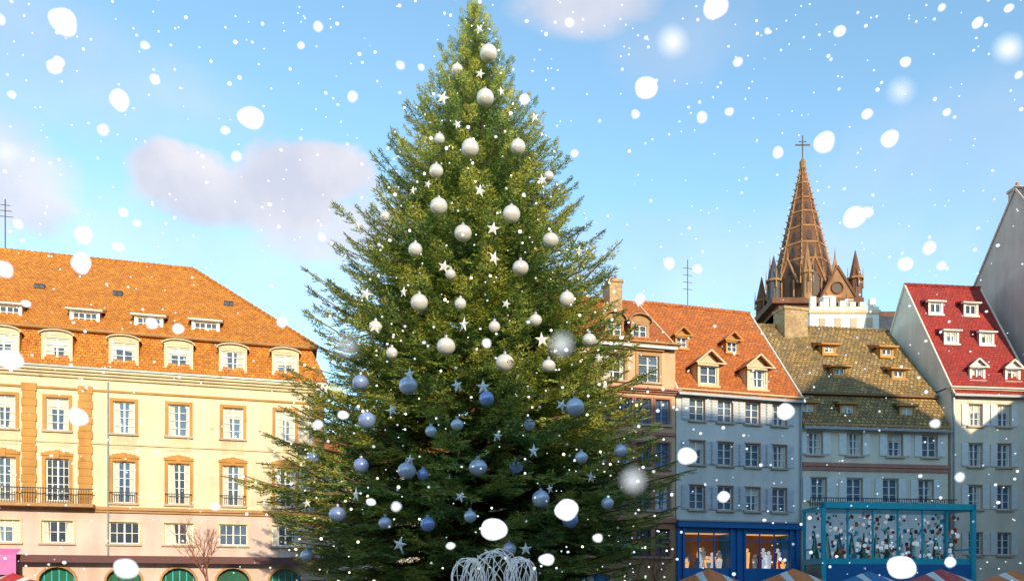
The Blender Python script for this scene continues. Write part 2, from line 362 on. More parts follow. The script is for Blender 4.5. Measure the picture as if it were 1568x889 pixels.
for k,zz in enumerate((2.4,2.8,3.2)): T.beam((xa-.5+.1*k,yr,zr+zz),(xa+.5-.1*k,yr,zr+zz),.025,'iron')
xa0=fr.x(-60); xa1=fr.x(41)
T.poly([(xa0,-.95,4.3),(xa1,-.95,4.3),(xa1,-2.0,3.9),(xa0,-2.0,3.9)][::-1],'awning_pink'); T.box(xa0,xa1,-2.02,-1.98,2.7,3.9,'awning_pink')
H.done()

# ============================================================ B1 narrow stone house
fr=Frame(880,48.3,1034,49.9); H=House('stone_townhouse',fr); L=fr.L
cx=[fr.x(u) for u in (900,928,956,985,1014)]
for x in cx:
    for z0,z1 in ((12.1,13.65),(9.4,10.95),(6.8,8.4)): H.window(x,z0,z1,.95,2,3,sur='pink_trim',sw=.12,fm='frame_blue')
    H.window(x,3.9,5.6,1.0,2,2,sur='pink_trim',fm='dark_wood')
for u in (940,993): H.window(fr.x(u),14.7,16.3,1.35,2,3,sur='sandstone',sw=.2,ped='sandstone')
H.wallrect(0,L,0,6.1,'sandstone'); H.wallrect(0,L,6.1,17.0,'tan_wall'); H.body(0,L,11,17.0,'tan_wall')
H.cornice(0,L,13.95,'pink_trim',k=.6); H.trim.box(0,L,-.2,.03,6.0,6.3,'pink_trim'); H.trim.box(0,L,-.12,.03,11.4,11.6,'pink_trim'); H.trim.box(0,L,-.12,.03,8.8,8.95,'pink_trim')
H.cornice(0,L,16.8,'sandstone',k=.6)
H.gable_roof(0,L,17.1,21.8,6,12,'tiles_terracotta','tan_wall',oh=.3)
H.dormer(fr.x(979,.8),1.25,.7,17.5,18.6,3.5,'arch','slate','sandstone',2,2,rh=.5)
H.dormer(fr.x(940,.8),1.25,.7,17.5,18.6,3.5,'arch','slate','sandstone',2,2,rh=.5)
xc=fr.x(940,5); H.chimney(xc-.45,xc+.45,4.6,6.0,19,22.6)
H.done()

# ============================================================ B2 white house, blue shop
fr=Frame(1035,49.9,1226,52.3); H=House('white_townhouse',fr); L=fr.L
cx=[fr.x(u) for u in (1067,1110,1152,1193)]
for x in cx:
    for z0,z1 in ((12.5,13.85),(9.75,11.2),(6.9,8.4)):
        H.window(x,z0,z1,1.06,2,3,sur='pink_trim',sw=.07,fm='frame_white',shut='shutter',gl='glass_blue',curt=.4)
H.holes.append((.5,3.75,3.2,5.4)); H.holes.append((4.9,8.1,3.2,5.4))
H.wallrect(0.02,L-.02,0,6.1,'shop_blue'); H.wallrect(0.02,L-.02,6.1,14.5,'white_wall'); H.body(.02,L-.02,12,14.5,'white_wall')
T=H.trim
T.box(0,L,-.35,.03,5.75,6.1,'shop_blue'); T.box(-.02,L+.02,-.42,.03,6.102,6.2,'zinc')
for x in (0.05,.42,3.78,4.25,4.75,8.15,8.6): T.box(x,x+.14,-.14,.03,.3,5.74,'shop_blue')
for (a,b) in ((.5,3.75),(4.9,8.1)):
    H.win.poly([(a,1.2,3.2),(b,1.2,3.2),(b,1.2,5.4),(a,1.2,5.4)],'wood_brown')
    H.win.poly([(a,0,5.4),(a,1.2,5.4),(b,1.2,5.4),(b,0,5.4)],'warm_lit'); H.win.poly([(a,0,3.2),(b,0,3.2),(b,1.2,3.2),(a,1.2,3.2)],'canvas_white')
    H.win.poly([(a,0,3.2),(a,1.2,3.2),(a,1.2,5.4),(a,0,5.4)],'shop_blue'); H.win.poly([(b,0,3.2),(b,0,5.4),(b,1.2,5.4),(b,1.2,3.2)],'shop_blue')
    for k in range(18):
        xx=random.uniform(a+.2,b-.2); yy=random.uniform(.3,1.0); hh=random.uniform(.4,1.5)
        mt=random.choice(['decor_white','warm_lit','red_paint','canvas_blue','warm_lit','curtain','decor_white'])
        H.win.frustum(xx,yy,3.2,.12,3.2+hh*.75,.2,7,mt); H.win.ball((xx,yy,3.2+hh*.75+.14),.12,mt,7,5)
    for k in range(1,3):
        xx=a+(b-a)*k/3; T.box(xx-.04,xx+.04,-.02,.06,3.2,5.4,'shop_blue')
    T.box(a,b,-.03,.07,4.95,5.02,'shop_blue')
H.cornice(0,L,14.1,'trim_cream',k=.5)
H.gable_roof(0,L,14.6,21.9,6,12,'tiles_terracotta','white_wall',oh=.4)
for u in (1083,1158): H.dormer(fr.x(u,.3),1.5,.15,14.75,16.2,3,'gable','tiles_terracotta','trim_cream',2,2,rh=.75,oh=.3)
for u in (1043,1120): H.dormer(fr.x(u,2.6),.95,2.5,17.75,18.65,5,'gable','tiles_terracotta','ochre',2,2,rh=.5,oh=.22)
xc=fr.x(1053,6); T.beam((xc,6,21.9),(xc,6,25.3),.03,'iron')
for k in range(4): T.beam((xc-.35,6,23.2+k*.5),(xc+.35,6,23.2+k*.5),.02,'iron')
xc=fr.x(1211,6); H.chimney(xc-1.0,xc+.95,5.3,6.7,18.5,22.3,pots=0)
T.beam((L-.05,-.12,6.3),(L-.05,-.12,14.2),.07,'zinc',6)
H.done()

# ============================================================ B3 brown-tiled house with glazed veranda
fr=Frame(1227,52.4,1452,53.8); H=House('tiled_roof_townhouse',fr); L=fr.L; ZR=21.35
for u in (1247,1308,1370,1423): H.window(fr.x(u),10.75,12.2,1.1,2,3,sur='sill',sw=.08,shut='shutter_white',gl='glass_blue')
for u in (1253,1308,1363,1417): H.window(fr.x(u),7.65,9.2,1.1,2,3,sur='sill',sw=.08,shut='shutter_white',gl='glass_blue')
H.wallrect(0.02,L-.02,0,12.75,'white_warm'); H.body(.02,L-.02,13,12.75,'white_warm')
T=H.trim; T.box(0,L,-.16,.03,9.95,10.2,'pink_trim'); T.box(0,L,-.10,.03,9.7,9.94,'pink_trim')
T.box(0,L,-.3,.03,12.5,12.74,'sandstone')
R=H.roof
R.poly([(0,-.4,12.5),(L,-.4,12.5),(L,1.25,15.1),(0,1.25,15.1)],'tiles_brown')
R.box(0,L,-.5,-.38,12.34,12.48,'zinc')
R.poly([(0,.95,15.12),(L,.95,15.12),(L,6.6,ZR),(0,6.6,ZR)],'tiles_brown'); R.poly([(L,12.9,15.1),(0,12.9,15.1),(0,6.6,ZR),(L,6.6,ZR)],'tiles_brown')
R.box(0,L,.9,1.2,14.98,15.11,'wood_brown')
for i in range(34): R.beam((L*i/34,6.6,ZR),(L*(i+.95)/34,6.6,ZR+.06),.14,'tiles_brown',6)
for x in (.03,L-.03): H.wall.poly([(x,0,12.7),(x,13,12.7),(x,12.8,15.1),(x,6.6,ZR-.1),(x,1.25,15.0)],'white_warm')
for u in (1236,1297,1388): H.dormer(fr.x(u,.3),1.15,.2,13.0,14.25,2.2,'shed','tiles_brown','ochre',2,2,rh=.7,oh=.16,cheek='tiles_brown')
for u,yy in ((1286,2.3),(1376,2.3)): H.dormer(fr.x(u,yy),1.05,yy,16.55,17.3,4.5,'shed','tiles_terracotta','ochre',2,1,rh=.75,oh=.25,curt=.1,cheek='ochre')
for u,yy in ((1270,4.0),(1358,4.0)): H.dormer(fr.x(u,yy),1.05,yy,18.6,19.35,6,'shed','tiles_terracotta','ochre',2,1,rh=.75,oh=.25,curt=.1,cheek='ochre')
T.box(.1,L-.1,-1.0,.02,6.95,7.1,'sill')
for k in range(int((L-.2)/.16)): T.box(.1+k*.16,.13+k*.16,-.98,-.95,7.102,7.75,'iron')
T.box(.1,L-.1,-1.0,-.94,7.752,7.8,'iron')
va,vb=fr.x(1252,-3),fr.x(1478,-3); y0=-3.6
V=MB(); zt=6.75; zb_=3.75
V.box(va,vb,y0,-1.02,zt,zt+.22,'turquoise'); V.box(va,vb,y0,-1.05,zb_-.35,zb_,'turquoise')
V.box(va,vb,y0-.06,y0+.02,0,3.39,'shop_blue')
V.poly([(va,-1.1,zb_),(vb,-1.1,zb_),(vb,-1.1,zt),(va,-1.1,zt)],'interior_teal')
nP=6
for k in range(nP+1):
    xx=va+(vb-va)*k/nP; V.box(xx-.045,xx+.045,y0+.002,y0+.12,zb_+.002,zt-.002,'turquoise')
for x in (va,vb-.14): V.box(x,x+.14,-1.3,-1.12,0,zt-.002,'turquoise'); V.box(x+.01,x+.12,y0+.15,-1.31,4.3,4.4,'turquoise')
V.box(va-.15,va+.12,y0-.2,y0-.065,0,zt+.4,'turquoise'); V.box(vb-.12,vb+.15,y0-.2,y0-.065,0,zt+.4,'turquoise')
V.box(va-.15,vb+.15,y0-.2,y0-.004,zt+.05,zt+.42,'turquoise')
for k in range(300):
    mt=random.choice(['decor_white','canvas_blue','red_paint','decor_white','turquoise','curtain','dark_wood','decor_white','canvas_orange','canvas_blue'])
    c=(random.uniform(va+.3,vb-.3),random.uniform(y0+.4,-1.5),random.uniform(zb_+.1,zt-.15)); r=random.uniform(.05,.14)
    if random.random()<.5: V.ball(c,r,mt,8,5)
    else: V.box(c[0]-r*.6,c[0]+r*.6,c[1],c[1]+r,c[2]-r,c[2]+r,mt)
for k in range(12):
    xx=va+.4+(vb-va-.8)*k/11; V.frustum(xx,-1.9,zb_,.3,zb_+1.7,.03,8,'glass_teal')
V.build('veranda',H.e)
H.done()

# ============================================================ B4 red roof
fr=Frame(1456,53.9,1582,54.6); H=House('red_roof_townhouse',fr); L=fr.L
for u in (1493,1537,): 
    for z0,z1 in ((12.95,14.4),(10.2,11.75),(7.3,8.9),(4.2,5.7)): H.window(fr.x(u),z0,z1,1.0,2,3,sur='sill',sw=.07,shut='shutter_white',gl='glass_blue')
H.wallrect(0.02,L-.02,0,15.5,'white_warm'); H.body(.02,L-.02,11,15.5,'white_warm')
H.cornice(0,L,15.2,'white_warm',k=.6)
H.gable_roof(0,L,15.6,24.4,5.2,10.4,'tiles_red','white_warm',oh=.35)
for u,y,z in ((1433,3.6,21.7),(1487,3.6,21.7),(1457,2.05,19.1),(1511,2.05,19.1),(1497,.4,16.1),(1551,.4,16.1)):
    H.dormer(fr.x(u,y),1.15,y,z,z+1.0,y+2.4,'shed' if z>16.5 else 'gable','tiles_red','plaster_white',2,1,rh=.75 if z>16.5 else .5,oh=.15,cheek='tiles_red')
H.trim.beam((.12,-.14,.5),(.12,-.14,15.2),.07,'zinc',6)
H.done()

# ============================================================ B5 tall gabled house
fr=Frame.direct((36.6,52.8),(1,.05),14); H=House('tall_gabled_house',fr)
for x in (2,5,8,11):
    for z in (4,8,12,16,20): H.window(x,z,z+1.8,1.1,2,3,sur='sill',shut='shutter_white')
H.wallrect(0,14,0,24.5,'grey_wall'); H.body(0,14,10.5,24.5,'grey_wall')
H.gable_roof(0,14,24.5,30.8,4.8,10.5,'slate','grey_wall',oh=.3)
H.chimney(.6,2.2,5.6,6.4,28,31.2,'grey_wall')
H.done()

# ============================================================ simple surrounding houses
def plain_house(name,fr,Lh,He,rise,dep,wm,rm,step=3.4,fl=3.4):
    H=House(name,fr)
    n=max(1,int(Lh/step)); 
    for i in range(n):
        x=(i+.5)*Lh/n; z=1.2
        while z+2.1<He:
            H.window(x,z,z+1.8,1.15,2,3,sur='sill'); z+=fl
    H.wallrect(0,Lh,0,He,wm); H.body(0,Lh,dep,He,wm); H.cornice(0,Lh,He-.4,'trim_cream',k=.6)
    H.gable_roof(0,Lh,He+.05,He+rise,dep/2,dep,rm,wm)
    H.done(); return H
plain_house('townhouse',Frame(462,78,900,80),28,14,4,10,'white_warm','tiles_terracotta')
# east and south sides of the square (beyond the frame)
for (yh,yl,he,ri) in ((49,33,15.5,4.5),(33,18,18,4.5),(18,2,21,4.5),(2,-14,30,5)):
    plain_house('townhouse',Frame.direct((38,yh),(0,-1),1),yh-yl-.05,he,ri,12,random.choice(['white_warm','cream','tan_wall']),'tiles_terracotta')
for (xh,xl,he,ri) in ((50,31.5,31.5,5),(31.4,16,21.5,4.5),(16,2,16.5,4.5),(2,-14,14.5,4.5),(-14,-32,16,4.5)):
    plain_house('townhouse',Frame.direct((xh,-15),(-1,0),1),xh-xl-.05,he,ri,12,random.choice(['white_warm','cream','tan_wall']),'tiles_orange')
plain_house('townhouse',Frame.direct((-44,-14),(0,1),1),34,15,5,12,'cream','tiles_orange')
# cream stone house behind, between church and tiled roof
fr=Frame(1240,70,1346,70); H=House('parapet_house',fr); L=fr.L; ZP=26.7
H.wallrect(0,L,0,ZP,'plaster_white'); H.body(0,L,9,ZP,'plaster_white')
H.wall.poly([(0,0,ZP),(L,0,ZP),(L,9,ZP),(0,9,ZP)],'sill')
for k in range(7):
    x=k*L/7+.05; H.trim.box(x,x+.5,-.05,.35,ZP,ZP+random.choice([.4,.7,.5,.9]),'plaster_white')
H.trim.box(-.1,L+.1,-.12,.4,ZP-.6,ZP-.3,'trim_cream')
for k in range(4):
    x=.8+k*L/4.4; H.trim.box(x,x+.55,-.06,.02,24.9,25.7,'sill')
H.chimney(2.0,2.8,2,2.8,ZP,ZP+1.5,'plaster_white',1); H.chimney(4.0,4.6,2,2.8,ZP,ZP+1.2,'sill',1)
H.done()
fr=Frame(1340,72,1400,72); H=House('slate_roof_house',fr); L=fr.L
H.wallrect(0,L+2,0,24,'grey_wall'); H.body(0,L+2,8,24,'grey_wall'); H.gable_roof(0,L+2,24,27.8,4,8,'slate','grey_wall'); H.done()

# ============================================================ CHURCH SPIRE
D=110.0; sc=D/F
def cz(v): return EYE+(HV-v)*sc
cxw=(1229-CU)*sc
E=empty('church_spire',(cxw,D,0)); S=MB()
z0=cz(432); z1=cz(252); r0=3.95; n=8; rot=math.pi/8
S.box(-5.0,5.0,-5.0,5.0,0,cz(478),'spire_stone')
S.frustum(0,0,cz(480),4.7,cz(436),4.1,8,'spire_stone',rot)
for k in range(8):
    a=2*math.pi*k/8+0; d=Vector((math.cos(a),math.sin(a),0)); t=Vector((-d.y,d.x,0))
    c=d*4.35; zb1=cz(470); zt1=cz(445)
    S.poly([c-t*.7+Vector((0,0,zb1)),c+t*.7+Vector((0,0,zb1)),c+t*.7+Vector((0,0,zt1)),c+Vector((0,0,zt1+1.2)),c-t*.7+Vector((0,0,zt1))],'dark_wood')
    c2=d*4.5
    for sgn in (-1,1):
        S.beam(c2+t*sgn*1.5+Vector((0,0,zt1-.6)),c2+Vector((0,0,zt1+3.0)),.17,'spire_light')
        S.beam(c2+t*sgn*.85+Vector((0,0,zb1)),c2+t*sgn*.85+Vector((0,0,zt1)),.13,'spire_light')
    S.beam(c2+Vector((0,0,zt1+2.8)),c2+Vector((0,0,zt1+4.6)),.18,'spire_light',4,.02)
S.frustum(0,0,z0-1,r0+.2,z1,.12,8,'spire_stone',rot)
for k in range(8):
    a=rot+2*math.pi*k/8; d=Vector((math.cos(a),math.sin(a),0))
    S.beam(d*(r0+.22)+Vector((0,0,z0-1)),d*.12+Vector((0,0,z1)),.13,'spire_light',4,.07)
    for j in range(20):
        f=j/20; p=d*((r0+.22)*(1-f)+.12*f)+Vector((0,0,(z0-1)*(1-f)+z1*f)); q=p+d*.3+Vector((0,0,.24)); S.beam(p,q,.12,'spire_light',4,.05)
    a2=2*math.pi*k/8; d2=Vector((math.cos(a2),math.sin(a2),0)); t=Vector((-d2.y,d2.x,0))
    for f,h,w in ((.06,1.8,.5),(.2,1.7,.42),(.34,1.5,.34),(.48,1.2,.26),(.61,1.0,.18)):
        rr=(r0*(1-f))*math.cos(math.pi/8)+.22; zz=(z0-1)*(1-f)+z1*f; rr2=rr-h*r0/(z1-z0)
        P=lambda s_,dz,rad: d2*rad+t*s_+Vector((0,0,zz+dz))
        S.poly([P(-w,0,rr+.05),P(w,0,rr+.05),P(w,h*.6,rr2+.12),P(0,h,rr2+.08),P(-w,h*.6,rr2+.12)],'dark_wood')
for f in (.17,.31,.45,.58,.7,.83):
    zz=(z0-1)*(1-f)+z1*f; rr=r0*(1-f)+.28; S.frustum(0,0,zz,rr,zz+.22,rr-.03,8,'spire_light',rot)
S.frustum(0,0,z1-.6,.4,z1+.3,.45,8,'spire_light'); S.frustum(0,0,z1+.3,.45,z1+.9,.08,8,'spire_light')
S.beam((0,0,z1),(0,0,cz(208)),.1,'iron'); S.beam((-1.0,0,cz(222)),(1.0,0,cz(222)),.1,'iron'); S.beam((-.5,0,cz(217)),(.5,0,cz(217)),.07,'iron')
def pinn(x,y,zb,zt,r,mat='spire_stone'):
    h=zt-zb
    S.frustum(x,y,zb,r,zb+h*.45,r,8,mat); S.frustum(x,y,zb+h*.45,r*1.3,zb+h*.49,r*1.3,8,'spire_light'); S.frustum(x,y,zb+h*.49,r*1.0,zt,.05,8,mat)
    for k in range(4):
        a=k*math.pi/2; S.beam((x+r*1.2*math.cos(a),y+r*1.2*math.sin(a),zb+h*.3),(x+r*1.2*math.cos(a),y+r*1.2*math.sin(a),zb+h*.68),.12,'spire_light',4,.03)
        S.poly([(x+r*1.01*math.cos(a-.35),y+r*1.01*math.sin(a-.35),zb+h*.1),(x+r*1.01*math.cos(a+.35),y+r*1.01*math.sin(a+.35),zb+h*.1),(x+r*1.01*math.cos(a+.35),y+r*1.01*math.sin(a+.35),zb+h*.38),(x+r*1.01*math.cos(a-.35),y+r*1.01*math.sin(a-.35),zb+h*.38)],'dark_wood')
pinn((1172-1229)*sc,-3.5,cz(480),cz(408),.85,'slate'); pinn((1293-1229)*sc,-3.5,cz(480),cz(400),.85)
pinn((1215-1229)*sc,-5.0,cz(480),cz(395),.7,'spire_light'); pinn(-4.3,4.3,cz(480),cz(405),.8); pinn(4.3,4.3,cz(480),cz(405),.8)
S.poly([(.4,-5.3,cz(478)),(5.0,-5.3,cz(478)),(2.6,-5.3,cz(432))],'spire_light')
S.beam((.4,-5.35,cz(478)),(2.6,-5.35,cz(431)),.2,'spire_stone'); S.beam((5.2,-5.35,cz(478)),(2.6,-5.35,cz(431)),.2,'spire_stone')
for k in range(12):
    a=2*math.pi*k/12; b=2*math.pi*(k+1)/12; c=Vector((2.6,-5.45,cz(463)))
    S.beam(c+Vector((math.cos(a),0,math.sin(a)))*.75,c+Vector((math.cos(b),0,math.sin(b)))*.75,.1,'spire_stone')
S.poly([Vector((2.6,-5.36,cz(463)))+Vector((math.cos(2*math.pi*k/12),0,math.sin(2*math.pi*k/12)))*.7 for k in range(12)],'dark_wood')
S.box(-6.0,6.0,-5.6,5.6,cz(486),cz(478),'spire_stone')
S.box(-5,14,-4,4,0,cz(492),'spire_stone')
S.build('tower',E)

# ============================================================ CHRISTMAS TREE
TX=(727-CU)/F*37.5; TY=37.5
prof=[(5,3),(30,19),(60,34),(100,60),(180,102),(240,138),(300,168),(345,192),(400,220),(450,243),(520,270),(600,300),(690,320),(760,330),(830,322),(885,285)]
pz=np.array([EYE+(HV-v)*37.5/F for v,_ in prof])[::-1]; pr=np.array([r*37.5/F for _,r in prof])[::-1]
def RAD(z): return np.interp(z,pz,pr)
TOP=pz[-1]
def spray_template(seed):
    r=np.random.default_rng(seed); tv=[]
    def tri(p,d,w,l,up):
        d=d/np.linalg.norm(d); s=np.cross(d,[0,0,1.0]); s/= (np.linalg.norm(s)+1e-9); s=s*np.cos(up)+np.array([0,0,1])*np.sin(up)
        tv.extend([p-s*w,p+s*w,p+d*l])
    def twig(p,d,L,n):
        s=np.array([-d[1],d[0],0])
        for i in range(n):
            f=(i+.3)/n; q=p+d*L*f
            for sg in (-1,1):
                dd=d*.8+s*sg*.7+np.array([0,0,r.uniform(-.3,.5)])
                tri(q,dd,.028,r.uniform(.09,.17),r.uniform(-1,1))
        tri(p+d*L*.8,d,.028,.2,0)
    twig(np.zeros(3),np.array([1.,0,0]),.92,6)
    for i in range(5):
        f=.08+.17*i
        for sg in (-1,1):
            a=sg*r.uniform(.6,.9); L=(.46*(1-f)+.08)*r.uniform(.75,1.2)
            d=np.array([math.cos(a),math.sin(a),r.uniform(-.22,.12)]); d/=np.linalg.norm(d)
            twig(np.array([f,0,0.]),d,L,3 if i<3 else 2)
    return np.array(tv)
TPL=[spray_template(i) for i in range(6)]
sp_o=[];sp_x=[];sp_n=[];sp_l=[];sp_t=[];sp_c=[]
wood=MB()
nb=0; z=1.7
while z<TOP-.12:
    R=float(RAD(z)); fr_=(z-1.7)/(TOP-1.7)
    nbr=int(8+R*1.1); off=random.random()*6.28
    layer=random.uniform(.84,1.03)
    for k in range(nbr):
        az=off+2*math.pi*(k+random.uniform(-.3,.3))/nbr
        zz=z+random.uniform(-.16,.16)*(1 if R>1.5 else .5)
        Lb=max(.25,float(RAD(zz)))*layer*random.uniform(.76,1.04)*(1-.06*math.cos(az)*(1-fr_))
        if random.random()<.08: Lb*=1.08
        e=math.radians(34*fr_**1.3+6+random.uniform(-8,8)); dr=.36*(1-fr_)**.6+random.uniform(-.08,.08); upt=.22
        H_=np.array([math.cos(az),math.sin(az),0.]); sw=random.uniform(-.14,.14); Sd=np.array([-math.sin(az),math.cos(az),0.])
        rise=math.tan(e)-dr+upt
        base=np.array([TX,TY,zz-Lb*rise*.75])
        def P(t): return base+H_*Lb*t+Sd*Lb*sw*t*t+np.array([0,0,Lb*(math.tan(e)*t-dr*t*t+upt*t**4)])
        def T_(t):
            q=P(min(t+.02,1.02))-P(t-.02); return q/np.linalg.norm(q)
        ts=(0,.35,.7,1.0) if Lb>1.2 else (0,1.)
        if base[2]>.3:
            for i in range(len(ts)-1):
                r_=.012+.012*Lb; wood.beam(P(ts[i]),P(ts[i+1]),r_*(1-ts[i]*.8),'bark',3,r_*(1-ts[i+1]*.8))
        nb+=1; bc=random.gauss(0,.16)
        t=.32 if Lb>2 else .05
        while t<.97:
            Ls=min(1.35,max(.26,.30*Lb*(1.05-t)+.26))*random.uniform(.7,1.2)
            d0=T_(t)
            for sg in (-1,1):
                a=sg*random.uniform(.5,.95); d=d0*math.cos(a)+Sd*math.sin(a)+np.array([0,0,random.uniform(-.34,.1)]); d/=np.linalg.norm(d)
                up=np.array([random.uniform(-.4,.4),random.uniform(-.4,.4),1.]); 
                sp_o.append(P(t)+np.array([0,0,random.uniform(-.05,.05)])); sp_x.append(d); sp_n.append(up); sp_l.append(Ls); sp_t.append(t); sp_c.append(bc)
            if random.random()<.3:
                d=d0*.8+np.array([0,0,.45])+Sd*random.uniform(-.4,.4); d/=np.linalg.norm(d)
                sp_o.append(P(t)); sp_x.append(d); sp_n.append(Sd+np.array([0,0,.2])); sp_l.append(Ls*.6); sp_t.append(t); sp_c.append(bc)
            t+=max(.06,.38/Lb)*random.uniform(.8,1.2)
        sp_o.append(P(.88)); sp_x.append(T_(.97)); sp_n.append(np.array([0,0,1.])); sp_l.append(min(1.1,.3+.12*Lb)); sp_t.append(1.); sp_c.append(bc)
    z+=.25+.034*R
for k in range(6):
    sp_o.append(np.array([TX,TY,TOP-.1*k-.2])); sp_x.append(np.array([math.cos(k)*.35,math.sin(k)*.35,1.])/1.06); sp_n.append(np.array([math.sin(k),-math.cos(k),.1])); sp_l.append(.5); sp_t.append(.9); sp_c.append(0)
sp_o=np.array(sp_o);sp_x=np.array(sp_x);sp_n=np.array(sp_n);sp_l=np.array(sp_l);sp_t=np.array(sp_t);sp_c=np.array(sp_c)
sy=np.cross(sp_n,sp_x); sy/=np.linalg.norm(sy,axis=1)[:,None]; sz=np.cross(sp_x,sy)
idx=rng.integers(0,6,len(sp_o)); VV=[];AT=[]
for k in range(6):
    m=np.where(idx==k)[0]; T=TPL[k]
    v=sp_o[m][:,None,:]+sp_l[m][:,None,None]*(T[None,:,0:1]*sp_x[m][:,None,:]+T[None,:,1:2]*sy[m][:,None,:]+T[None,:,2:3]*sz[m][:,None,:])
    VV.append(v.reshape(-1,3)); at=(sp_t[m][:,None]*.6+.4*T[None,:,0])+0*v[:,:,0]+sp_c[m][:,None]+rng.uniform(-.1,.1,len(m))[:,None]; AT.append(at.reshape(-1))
VV=np.concatenate(VV).astype(np.float32); AT=np.concatenate(AT).astype(np.float32)
print('sprays',len(sp_o),'branches',nb,'tris',len(VV)//3)
def trimesh(name,V,Fc,mat,parent=None,attr=None,smooth=False):
    me=bpy.data.meshes.new(name); me.vertices.add(len(V)); me.vertices.foreach_set('co',V.ravel())
    nf=len(Fc); me.loops.add(nf*3); me.loops.foreach_set('vertex_index',Fc.ravel().astype(np.int32))
    me.polygons.add(nf); me.polygons.foreach_set('loop_start',np.arange(0,nf*3,3,dtype=np.int32))
    try: me.polygons.foreach_set('loop_total',np.full(nf,3,dtype=np.int32))
    except Exception: pass
    if smooth: me.polygons.foreach_set('use_smooth',np.ones(nf,dtype=bool))
    if attr is not None:
        a=me.attributes.new('tip','FLOAT','POINT'); a.data.foreach_set('value',attr)
    me.materials.append(mat); me.update(calc_edges=True)
    o=bpy.data.objects.new(name,me); C.objects.link(o)
    if parent: o.parent=parent
    return o
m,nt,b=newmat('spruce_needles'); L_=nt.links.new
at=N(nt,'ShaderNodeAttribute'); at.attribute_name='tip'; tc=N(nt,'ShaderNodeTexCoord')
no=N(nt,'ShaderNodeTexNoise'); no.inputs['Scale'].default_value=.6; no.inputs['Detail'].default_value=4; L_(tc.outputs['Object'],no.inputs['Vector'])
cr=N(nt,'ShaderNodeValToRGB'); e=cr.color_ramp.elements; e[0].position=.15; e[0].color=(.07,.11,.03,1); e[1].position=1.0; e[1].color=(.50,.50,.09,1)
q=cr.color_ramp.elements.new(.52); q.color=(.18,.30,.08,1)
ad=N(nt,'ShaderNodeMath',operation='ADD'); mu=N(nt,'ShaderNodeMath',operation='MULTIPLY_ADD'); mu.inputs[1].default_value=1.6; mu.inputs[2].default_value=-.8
L_(no.outputs['Fac'],mu.inputs[0]); L_(at.outputs['Fac'],ad.inputs[0]); L_(mu.outputs[0],ad.inputs[1]); L_(ad.outputs[0],cr.inputs[0])  # noise varies the tone at random; its yellows double as painted sun patches
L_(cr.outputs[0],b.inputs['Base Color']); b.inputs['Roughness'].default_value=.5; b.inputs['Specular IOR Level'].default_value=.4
tree=empty('christmas_tree')
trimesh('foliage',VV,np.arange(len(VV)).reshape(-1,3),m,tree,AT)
for i in range(12):
    za=TOP*i/12; zb2=TOP*(i+1)/12; wood.frustum(TX,TY,za,.5*(1-i/12.2),zb2,.5*(1-(i+1)/12.2),10,'bark',cap=False)
wood.build('trunk_and_branches',tree)
# ornaments
simple('bauble_white',(.80,.74,.68),.28,.25); simple('bauble_shade_blue',(.32,.42,.74),.22,.35); simple('bauble_pale',(.62,.66,.80),.22,.3); simple('star_white',(.84,.82,.78),.4); simple('fairy_light',(1,.9,.65),.5,0,3)  # blue and pale baubles are silver, the blue of shade put into their colour
balls=[(748,82,15,0),(743,150,15,0),(720,227,15,0),(793,225,13,0),(668,262,12,0),(672,316,15,0),(783,328,15,0),(709,357,15,0),(636,382,12,0),(843,368,14,0),(797,410,14,0),(642,463,15,0),(868,458,13,0),(683,530,16,0),(773,555,16,0),(552,585,14,1),(625,590,16,2),(745,610,13,1),(880,623,16,2),(562,643,15,1),(553,712,13,1),(623,720,16,2),(648,726,10,1),(732,715,16,2),(790,715,12,1),(828,763,15,2),(517,787,15,1),(655,802,13,1),(873,795,14,1),(700,107,10,0),(902,520,12,0),(673,213,9,0),(590,332,9,0),(840,270,9,0),(480,700,11,1),(950,690,11,2),(700,650,11,2),(575,500,11,0),(820,490,11,0),(705,465,10,0),(600,540,10,0),(840,560,12,0),(660,660,10,2),(810,650,10,2),(890,700,11,2),(590,800,12,2),(720,790,11,2),(780,840,12,2),(470,850,11,2),(930,770,11,2),(690,420,9,0),(757,500,10,0)]
stars=[(710,497),(618,447),(775,465),(678,150),(700,190),(735,292),(755,350),(680,408),(627,573),(740,592),(762,667),(817,690),(705,760),(628,703),(842,748),(927,590),(612,833),(545,757),(495,597),(860,620),(831,275),(757,395),(885,385),(548,345),(560,450),(918,548),(818,180),(600,628),(655,282),(632,292),(735,113),(768,140),(575,500),(805,840),(470,770),(700,590),(830,520),(905,730),(733,45)]
OB=MB()
def onTree(u,v,k):
    d=33.0
    for _ in range(12):
        zz=EYE+(HV-v)*d/F; xx=(u-CU)/F*d; R=float(RAD(zz))*k; dx=xx-TX
        d2=TY-math.sqrt(max(0.01,R*R-dx*dx)) if abs(dx)<R else TY
        d=.5*d+.5*d2
    return Vector(((u-CU)/F*d,d,EYE+(HV-v)*d/F))
OBS=MB()
for (u,v,r,t) in balls:
    p=onTree(u,v,random.uniform(.87,.95)); rr=r*.9*p.y/F; OBS.ball(p,rr,('bauble_white','bauble_shade_blue','bauble_pale')[t],20,14,random.uniform(.86,1))
    OB.frustum(p.x,p.y,p.z+rr*.9,.06,p.z+rr+.06,.06,8,'zinc'); OB.beam(p+Vector((0,0,rr)),p+Vector((0,0,rr+.2)),.02,'iron')
